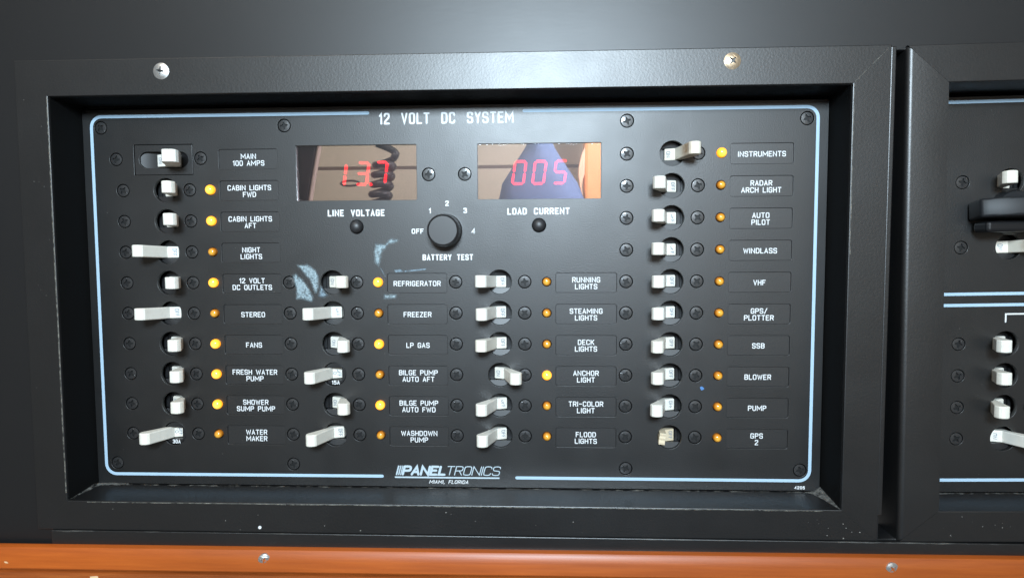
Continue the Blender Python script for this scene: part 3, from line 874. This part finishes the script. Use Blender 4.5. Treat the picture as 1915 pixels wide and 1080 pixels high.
# meters: back board, seven-segment digits, half-mirrored pane
def seg_mesh(sx, sz, ang, L, w=0.78):
    """one lit bar of a digit"""
    p = [(-L / 2, 0), (-L / 2 + w * .8, w), (L / 2 - w * .8, w), (L / 2, 0), (L / 2 - w * .8, -w), (-L / 2 + w * .8, -w)]
    q = []
    for x, z in p:
        X = x * math.cos(ang) - z * math.sin(ang); Z = x * math.sin(ang) + z * math.cos(ang)
        q.append((X, Z))
    return q
DW, DH, SH = 6.6, 13.2, 0.14
SEG = {'a': (0, 1, 0), 'g': (0, 0, 0), 'd': (0, -1, 0), 'f': (-1, .5, 1), 'b': (1, .5, 1), 'e': (-1, -.5, 1), 'c': (1, -.5, 1)}
DIG = {'0': 'abcdef', '1': 'bc', '1l': 'fe', '3': 'abgcd', '5': 'afgcd', '7': 'abc'}
def meter(x0, x1, z0, z1, digits, label):
    cx, cz = (x0 + x1) / 2, (z0 + z1) / 2
    mt = place('digital_meter', box(x0 - cx - 1, x1 - cx + 1, z0 - cz - 1, z1 - cz + 1, -14, -10), M_meterback, panel, rel(cx, cz))
    mt['label'] = label
    for ch, dx, dz, sc in digits:
        if ch == '.':
            q = circle(dx - cx, dz - cz, 1.0, 12); me = slab('digit_point', [q], -7.2, -6.4)
            place('digit_point', me, M_red, mt); continue
        for s in DIG[ch]:
            ux, uz, vert = SEG[s]
            zc = uz * DH / 2 * sc; xc = ux * DW / 2 * sc + SH * zc
            L = (DH / 2 - 0.35) * sc if vert else (DW - 0.5) * sc
            ang = (PI / 2 - SH) if vert else 0
            q = [(xc + a + dx - cx, zc + b + dz - cz) for a, b in seg_mesh(0, 0, ang, L)]
            place('digit_segment', slab('digit_segment', [q], -7.2, -6.4), M_red, mt)
    place('meter_pane', box(x0 - cx, x1 - cx, z0 - cz, z1 - cz, -2.0, -1.0), M_glass, mt)
    return mt
def P5(x, z):   # digits sit 6.5 mm behind the face
    return x, z
meter(-149.0, -74.5, -26.3, 7.2, [('1l', -117.2, -10.0, 1.0), ('3', -109.6, -9.3, 1.0), ('.', -104.6, -15.9, 1), ('7', -98.2, -9.0, 1.0)], 'line voltage meter showing 13.7 in red')
meter(-37.5, 36.8, -26.3, 7.0, [('0', -12.5, -9.7, 1.02), ('0', -0.2, -9.7, 1.02), ('5', 12.6, -9.5, 1.02)], 'load current meter showing 005 in red')
# chalky residue left on the face
def blob(parent, pts, m, name='residue_smudge', h=0.07, jit=0.5, fade_w=1.1):
    # fine sheet whose outer margin thins out: fade is 0 at the rim and 1 well inside
    def sd(x, z):
        ins = False; dm = 1e9; n = len(pts)
        for i in range(n):
            (x0, z0), (x1, z1) = pts[i], pts[(i + 1) % n]
            if (z0 > z) != (z1 > z) and x < (x1 - x0) * (z - z0) / (z1 - z0) + x0: ins = not ins
            dx, dz = x1 - x0, z1 - z0; L = dx * dx + dz * dz
            t = max(0, min(1, ((x - x0) * dx + (z - z0) * dz) / L))
            dm = min(dm, math.hypot(x - x0 - t * dx, z - z0 - t * dz))
        return dm if ins else -dm
    st = 0.25 if fade_w < 0.5 else 0.45
    out = fade_w * 0.9
    x0 = min(p[0] for p in pts) - out; x1 = max(p[0] for p in pts) + out
    z0 = min(p[1] for p in pts) - out; z1 = max(p[1] for p in pts) + out
    nx = int((x1 - x0) / st) + 1; nz = int((z1 - z0) / st) + 1
    val = [[sd(x0 + i * st, z0 + k * st) for k in range(nz + 1)] for i in range(nx + 1)]
    vid = {}; v = []; fd = []; f = []
    def vi(i, k):
        if (i, k) not in vid:
            vid[(i, k)] = len(v)
            a = rel(x0 + i * st, z0 + k * st)
            v.append((a[0], a[1], h)); fd.append(max(0.0, min(1.0, (val[i][k] + out) / (out + fade_w * 1.3))))
        return vid[(i, k)]
    for i in range(nx):
        for k in range(nz):
            if max(val[i][k], val[i + 1][k], val[i][k + 1], val[i + 1][k + 1]) > -out:
                f.append((vi(i, k), vi(i + 1, k), vi(i + 1, k + 1), vi(i, k + 1)))
    me = face_out(mesh(name, v, f, fix=False))
    at = me.attributes.new('fade', 'FLOAT', 'POINT')
    for i, q in enumerate(fd): at.data[i].value = q
    return place(name, me, m, parent)
blob(panel, [(-153.0, -71.4), (-150.5, -70.3), (-145.7, -74.4), (-142.1, -80.2), (-139.3, -85.4), (-140.5, -88.7), (-147.2, -86.9), (-150.9, -86.8), (-150.8, -80.2)], M_residue)
blob(panel, [(-150.3, -65.2), (-142.9, -64.8), (-137.8, -68.5), (-136.0, -72.9), (-135.8, -78.8), (-137.4, -83.2), (-138.9, -83.2), (-141.7, -75.8), (-146.7, -69.2)], M_residue, h=0.09)
blob(panel, [(-100.9, -52.3), (-94.6, -52.7), (-91.3, -49.1), (-86.1, -49.8), (-86.5, -52.0), (-92.4, -53.4), (-96.2, -58.5), (-97.0, -62.1), (-98.6, -67.2), (-100.0, -65.7), (-101.8, -64.3), (-101.7, -57.0)], M_residue)
blob(panel, [(-96.0, -83.2), (-87.1, -83.5), (-88.6, -86.6), (-96.8, -86.9)], M_residue, h=0.08)
blob(panel, [(-89.4, -68.5), (-85.3, -68.0), (-83.0, -70.0), (-88.7, -70.5)], M_residue2, h=0.06, jit=0.2, fade_w=0.35)
blob(panel, [(-83.0, -69.0), (-69.2, -67.6), (-69.2, -68.8), (-82.9, -70.3)], M_residue2, h=0.08, jit=0.2, fade_w=0.35)
blob(panel, [(-135.3, -77.2), (-130.7, -84.3), (-133.2, -86.1), (-137.2, -85.1)], M_residue2, h=0.06)
blob(panel, [(-98.0, -67.5), (-95.2, -73.0), (-94.2, -73.0), (-97.2, -67.4)], M_residue2, h=0.05, jit=0.15, fade_w=0.35)
# small specks of dirt on the face, one piece of countless-dust
def specks(name, n, region, m, parent=None, hz=0.1, r0=0.12, r1=0.4, label=None, origin=(0, 0), avoid=None):
    v, f = [], []
    for _ in range(n):
        x, z = region()
        k = random.randint(4, 6); r = random.uniform(r0, r1); a0 = random.uniform(0, PI); st = random.uniform(0.6, 1.6)
        b = len(v)
        for i in range(k):
            a = a0 + 2 * PI * i / k; q = r * random.uniform(.6, 1.2)
            v.append((x - origin[0] + q * math.cos(a) * st, z - origin[1] + q * math.sin(a), hz + random.uniform(0, .03)))
        f.append(tuple(range(b, b + k)))
    o = place(name, face_out(mesh(name, v, f, fix=False)), m, parent)
    o['kind'] = 'stuff'
    return o
specks('dust_specks', 34, lambda: (random.uniform(-270, 160), random.uniform(-195, 20)), M_blot, panel, 0.1, 0.08, 0.22, origin=(PX, PZ))
blue = plain('blue_paint_fleck', (0.08, 0.22, 0.5), 0.6)
blob(panel, [(97.0, -140.6), (98.2, -140.2), (99.2, -141.4), (98.0, -142.2)], blue, name='paint_fleck', jit=0.1, fade_w=0.1)
# dust line collected where the panel meets the bottom of the recess, cobweb in the right corner
def strip(name, pts, m, parent):
    """pts: (x, z, h) pairs forming a thin sheet"""
    v = []; f = []
    for a, b in pts: v += [a, b]
    for i in range(len(pts) - 1): f.append((2 * i, 2 * i + 1, 2 * i + 3, 2 * i + 2))
    me = mesh(name, v, f, fix=False)
    o = place(name, me, m, parent); o['kind'] = 'stuff'
    return o
def ledge_dust(parent, x0, x1, z, org=(0, 0), a=0.6):
    p = []
    n = 60
    for i in range(n + 1):
        x = x0 + (x1 - x0) * i / n; w = random.uniform(0.2, a)
        p.append(((x - org[0], z + 0.10 - org[1], 0.05), (x - org[0], z + 0.08 - org[1], 0.9 + w * 2.2)))
    return strip('ledge_dust', p, M_dust, parent)
ledge_dust(fr, -281.5, 170.0, -204.6)
cw = [((165.5, -203.9, 0.5), (160.0, -204.3, 1.0)), ((169.3, -201.0, 1.2), (163.5, -204.3, 4.0)), ((169.9, -202.2, 8.0), (166.2, -204.3, 12.0)), ((170.0, -203.3, 18.0), (168.2, -204.4, 20.0)), ((170.1, -204.0, 26.5), (169.6, -204.5, 26.8))]
M_web = patchy('grey_cobweb', (0.36, 0.35, 0.32), 0.30, 0.75, 420, 0.55)
strip('cobweb', cw, M_web, fr)
strip('cobweb', [((-281.9, -203.0, 2.0), (-279.0, -204.3, 2.0)), ((-282.1, -203.8, 14.0), (-280.8, -204.4, 15.0)), ((-282.1, -204.2, 26.5), (-281.6, -204.5, 26.6))], M_dust, fr)
strip('cobweb', [((-281.5, -203.6, 0.6), (-282, -204.4, 3.0)), ((-272, -203.6, 0.3), (-272, -204.3, 1.8)), ((-262.0, -203.9, 0.3), (-262.0, -204.3, 1.0))], M_web, fr)
specks('paint_chips', 26, lambda: (random.choice([random.uniform(-270, 188), random.uniform(150, 186)]), random.uniform(-221, -207)), M_blot, fr, HF + 0.05, 0.12, 0.45)
specks('paint_chips', 12, lambda: (random.uniform(-300, -284), random.uniform(-220, 40)), M_blot, fr, HF + 0.05, 0.1, 0.25)
blob_f = slab('paint_spot', [circle(-165.6, -219.4, 0.95, 10)], HF - 0.2, HF + 0.25)
place('paint_spot', blob_f, M_print, fr)

# ================================================================ right-hand panel and its frame, hung a hair out of square
TH = 0.0131
def right_root(name, label, cat):
    o = thing(name, label, cat, (221, 32.4, 0)); o.rotation_euler = (0, -TH, 0)
    return o
RX, RZ = 221.0, 32.4
rf = right_root('panel_frame', 'black frame with a rounded bright left edge, cut off at the right', 'frame')
rf['group'] = fr['group'] = 'black frames around the breaker panels'
sub = frame(rf, 198.9 - RX, 480 - RX, -222.4 - RZ, 52.6 - RZ, 0.0, 458 - RX, -204.6 - RZ, 0.0, left_round=3.0)
rp = right_root('electrical_panel', 'partly visible black breaker panel at the right side with a big selector handle', 'electrical panel')
rp['group'] = panel['group'] = 'breaker panels in the black frames'
def rr_(x, z, h=0): return (x - RX, z - RZ, h)
RA, RH = 246.6, 273.8
rrows = [1, 3, 6, 7, 8, 9]
lp = [rrect(221.6, 457, -204.0, 30.2, .6, 2)]
for r in rrows:
    lp.append(circle(RA, -19.05 * r, 3.95, 20)); lp.append(circle(RH, -19.05 * r, HR + .1, 32)); lp.append(circle(RA + 42.2, -19.05 * r, 3.95, 20))
lp = [[(x - RX, z - RZ) for x, z in l] for l in lp]
place('faceplate', slab('faceplate', lp, -2.4, 0, 0.16), M_panel, rp)
place('backing_plate', slab('backing_plate', [[(x - RX, z - RZ) for x, z in rrect(222, 456, -203.6, 29.8, .5, 2)]] + [[(x - RX, z - RZ) for x, z in circle(RH, -19.05 * r, HR + 1, 20)] for r in rrows], -4.4, -2.5), M_dark, rp)
for r in rrows:
    screw(rp, *rr_(RA, -19.05 * r, -0.25)); screw(rp, *rr_(RA + 42.2, -19.05 * r, -0.25))
    kind = 'on' if r in (3, 9) else 'off'
    x, z, _ = rr_(RH, -19.05 * r)
    what = {1: 'breaker above the black selector handle, toggle pushed left', 3: 'breaker just below the selector handle, grimy toggle pushed right', 6: 'breaker under the thin bracket line, toggle pushed left', 7: 'second breaker under the thin bracket line', 8: 'third breaker under the thin bracket line', 9: 'lowest breaker, toggle pushed right'}[r]
    breaker(rp, x, z, kind, what, M_grimy if r == 3 else None)
for (x0, z0, x1, z1, w) in ((222.5, 27.2, 440, 27.2, 1.9), (222.5, -84.6, 440, -84.6, 1.8), (222.5, -91.2, 440, -91.2, 1.8), (222.5, -196.6, 440, -196.6, 1.9)):
    line_loop(rp, [rr_(x0, z0)[:2], rr_(x1, z1)[:2]], w)
line_loop(rp, [rr_(273.2, -101.3)[:2], rr_(273.2, -96.7)[:2], rr_(330, -96.7)[:2]], 0.9, name='bracket_line', m=M_print)
# selector handle: a deep bar with a softly bowed face, on a round skirt
sv = []; sf = []
kx, kz = RH - RX, -37.2 - RZ
barw = 24.0
prof = []
for i in range(13):
    t = -1 + 2 * i / 12
    prof.append((t * barw, 24.0 - 4.5 * abs(t) ** 2.2))
prof = [(-barw, 5.0)] + prof + [(barw, 5.0)]
sk = place('selector_skirt', lathe('selector_skirt', [(13, 0), (13, 3), (12, 5.5), (0, 5.6)], 48), M_blackmetal, rp, (kx, kz, 0))
bar = extr_z('selector_handle', prof, -5.4, 5.4, 1.6, 30, seg=3)
place('selector_handle', bar, M_blackmetal, sk).rotation_euler = (math.radians(-7), 0, -0.16)
place('handle_base', box(-23.0, 23.0, -11.5, -5.2, 3.0, 15.5, 2.0, 3), M_slot, sk)
d2 = strip('ledge_dust', [((i * 3.0 + 0.5, -204.5 - RZ, 0.1), (i * 3.0 + 0.5, -204.5 - RZ, 1.5 + random.uniform(0, 1))) for i in range(60)], M_dust, rf)
specks('paint_chips', 16, lambda: (random.uniform(2, 60), random.uniform(-252, -238)), M_blot, rf, HF + 0.05, 0.1, 0.35)
specks('dust_specks', 14, lambda: (random.uniform(18, 60), random.uniform(-230, -10)), M_blot, rp, 0.1, 0.08, 0.22)

# ================================================================ base strip and varnished rail below
bs = place('base_strip', box(-292.5, 470, -242, -222.55, HB + 0.1, HF + 0.8, 0.4), M_frame)
bs['label'] = 'narrow black strip with a dusty top edge between the frames and the varnished rail'; bs['category'] = 'trim strip'
dp = [((-292 + i * 4.0, -222.5, HF - 1 + 1.6), (-292 + i * 4.0, -222.9 - random.uniform(0, .5), HF + 0.97)) for i in range(140)]
strip('ledge_dust', dp, patchy('thin_ledge_dust', (0.25, 0.24, 0.22), 0.5, 0.8, 90, 0.5, mapping=(0.3, 1, 1)), bs)
rail = place('wooden_rail', extr_x('wooden_rail', [(-229.9, 27.95), (-229.9, 29.2), (-230.6, 31.2), (-232.2, 32.4), (-236, 33.4), (-242.0, 34.2), (-243.0, 33.6), (-243.5, 31.8), (-244.1, 31.6), (-244.6, 33.8), (-252, 34.6), (-275, 30), (-275, 27.95)], -480, 480, 28, 1), M_wood)
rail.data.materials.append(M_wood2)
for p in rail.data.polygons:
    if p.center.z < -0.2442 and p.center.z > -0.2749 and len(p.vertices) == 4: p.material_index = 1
rail['label'] = 'orange varnished teak rail with a grooved edge running under the black panels'; rail['category'] = 'rail'
rail.rotation_euler = (0, -0.0032, 0)
for x, rz_, tilt in ((-161.5, -235.3, 0.3), (195.3, -235.8, 0.9)):
    s = screw(rail, x, rz_, 33.1, ME_screw_wood, ME_screw_floor, M_steel, 'bright cross-head screw set slightly askew', tilt)
    s.rotation_euler = (math.radians(9), tilt, math.radians(12))
    s['label'] = 'tilted bright screw in the varnished wood'
chip = patchy('bare_wood_chip', (0.75, 0.55, 0.33), 0.1, 0.3, 300)
q = [(-246.5 + random.uniform(0, .1)) for _ in range(3)]
place('bare_chip', slab('bare_chip', [[(-266, -246.4), (-261.5, -246.2), (-260.8, -247.6), (-265, -248.1)]], 33.4, 34.4), chip, rail)

# ================================================================ what the mirror-like meter panes show: things standing behind the viewer
M_cabin = plain('beige_cabin_lining', (0.52, 0.48, 0.38), 0.6)
M_cord = plain('black_rubber_cord', (0.02, 0.024, 0.03), 0.45)
M_blue_standin = plain('blue_cloth', (0.13, 0.20, 0.38), 0.8)
M_dark_standin = plain('dark_brown_standin', (0.020, 0.013, 0.010), 0.8)
M_blackgloss = plain('black_gloss_door', (0.02, 0.022, 0.025), 0.3)
M_trim = plain('pale_pink_trim', (0.62, 0.50, 0.45), 0.4)
cb = thing('cabin_lining', 'beige cabin lining seen only as a reflection in the meter panes', 'wall', (-200, -700, 1400))
del cb['category']; cb['kind'] = 'structure'
for z0, z1 in ((-700, 164), (172, 700)):
    place('lining_panel', box(-900, 1200, z0 + 700, z1 + 700, -20, 0, 2), M_cabin, cb)
place('seam', box(-900, 1200, 864, 872, -20, -8), plain('brown_seam', (0.12, 0.09, 0.07), 0.7), cb)
def tube(name, pts, r, n=8):
    v = []; f = []
    for i, p in enumerate(pts):
        a = Vector(pts[max(i - 1, 0)]); b = Vector(pts[min(i + 1, len(pts) - 1)])
        d = (b - a).normalized(); up = Vector((0, 0, 1)) if abs(d.z) < 0.9 else Vector((1, 0, 0))
        s1 = d.cross(up).normalized(); s2 = d.cross(s1)
        for k in range(n):
            t = 2 * PI * k / n; w = s1 * math.cos(t) * r + s2 * math.sin(t) * r
            v.append(tuple(Vector(p) + w))
    for i in range(len(pts) - 1):
        for k in range(n):
            j = (k + 1) % n
            f.append((i * n + k, i * n + j, (i + 1) * n + j, (i + 1) * n + k))
    return mesh(name, v, f, smooth=True)
pts = []
for i in range(10):
    t = i / 9; pts.append((-352 + 42 * math.sin(t * 1.7), 172 - 26 * t, 1000))
for i in range(230):
    t = i / 229; a = 2 * PI * 7.0 * t - 0.3
    pts.append((-334 - 22 * t + 20 * math.cos(a), 142 - 146 * t + 4 * math.cos(a), 1000 + 20 * math.sin(a)))
cord = place('coiled_cord', tube('coiled_cord', pts, 7.6), M_cord)
cord['label'] = 'black coiled cord mirrored in the line voltage meter pane'; cord['category'] = 'coiled cord'
ring = tube('door_pull', [(-413 + 20 * math.cos(2 * PI * i / 20), 88 + 6 * math.sin(2 * PI * i / 20), 1000 + 4 * math.sin(2 * PI * i / 20)) for i in range(21)], 2.2)
ring = place('door_pull', ring, M_cord)
ring['label'] = 'small dark oval pull mirrored under the digits of the line voltage meter'; ring['category'] = 'pull'
dk = thing('black_door', 'black gloss door with a pale rounded trim mirrored at the left end of the line voltage meter', 'cupboard door', (-600, 100, 1000))
dv = [(-250, 170), (105, 170), (117, 68), (112, 20), (100, -20), (90, -60), (84, -160), (-250, -160)]
place('door_leaf', slab('door_leaf', [[(-250, 180), (138, 180), (122, 90), (115, 60), (107, 20), (99, -20), (92, -60), (86, -160), (-250, -160)]], -10, 10, 1.5), M_blackgloss, dk)
place('door_trim', tube('door_trim', [(144, 180, 0), (127, 90, 0), (120, 60, 0), (112, 20, 0), (104, -20, 0), (97, -60, 0), (91, -160, 0)], 5), M_trim, dk)
jk = thing('blue_standin', 'blue stand-in for the photographer mirrored in the load current meter pane', 'photographer_shape', (0, 52, 1000))  # added in place of the photographer, shaped for the blue reflection
jv = []; jf = []
lv = [(-420, 150, 175), (-120, 120, 150), (-3, 88, 96), (32, 84, 78), (70, 56, 54), (109, 29, 30), (125, 24, 25), (135, 8, 8)]
nn = 20
for z, a, b in lv:
    for i in range(nn):
        t = 2 * PI * i / nn; fold = 1 + 0.05 * math.sin(5 * t + z * 0.03)
        jv.append(((a if math.cos(t) < 0 else b) * math.cos(t) * fold, z, 40 * math.sin(t) * fold))
for k in range(len(lv) - 1):
    for i in range(nn):
        j = (i + 1) % nn; jf.append((k * nn + i, k * nn + j, (k + 1) * nn + j, (k + 1) * nn + i))
jf.append(tuple(range(nn))); jf.append(tuple(range((len(lv) - 1) * nn, len(lv) * nn)))
place('blue_standin_body', mesh('blue_standin_body', jv, jf, smooth=True), M_blue_standin, jk)
post = place('wooden_post', box(108, 190, -600, 700, 1180, 1240, 8), plain('pale_orange_varnish', (0.92, 0.42, 0.16), 0.4))
lens = slab('curved_shape', [[(109, 188), (100, 168), (94, 140), (93, 120), (97, 92), (104, 66), (101, 90), (103, 108), (108, 122)]], 1170, 1200, 1.0)
place('curved_shape', lens, plain('pale_peach_shape', (0.95, 0.58, 0.38), 0.4), post)  # added curved shape, mirrored beside the post
post['label'] = 'orange wooden post mirrored at the right end of the load current meter'; post['category'] = 'post'
photographer_standin = thing('dark_standin', 'dark brown stand-in for the photographer mirrored softly in the lower middle of the panel', 'photographer_standin', (90, -700, 640))  # added unseen block in place of the photographer, darkens the panel's lower reflection
place('dark_standin_block', box(-330, 340, 0, 460, -60, 60, 50, 5), M_dark_standin, photographer_standin)
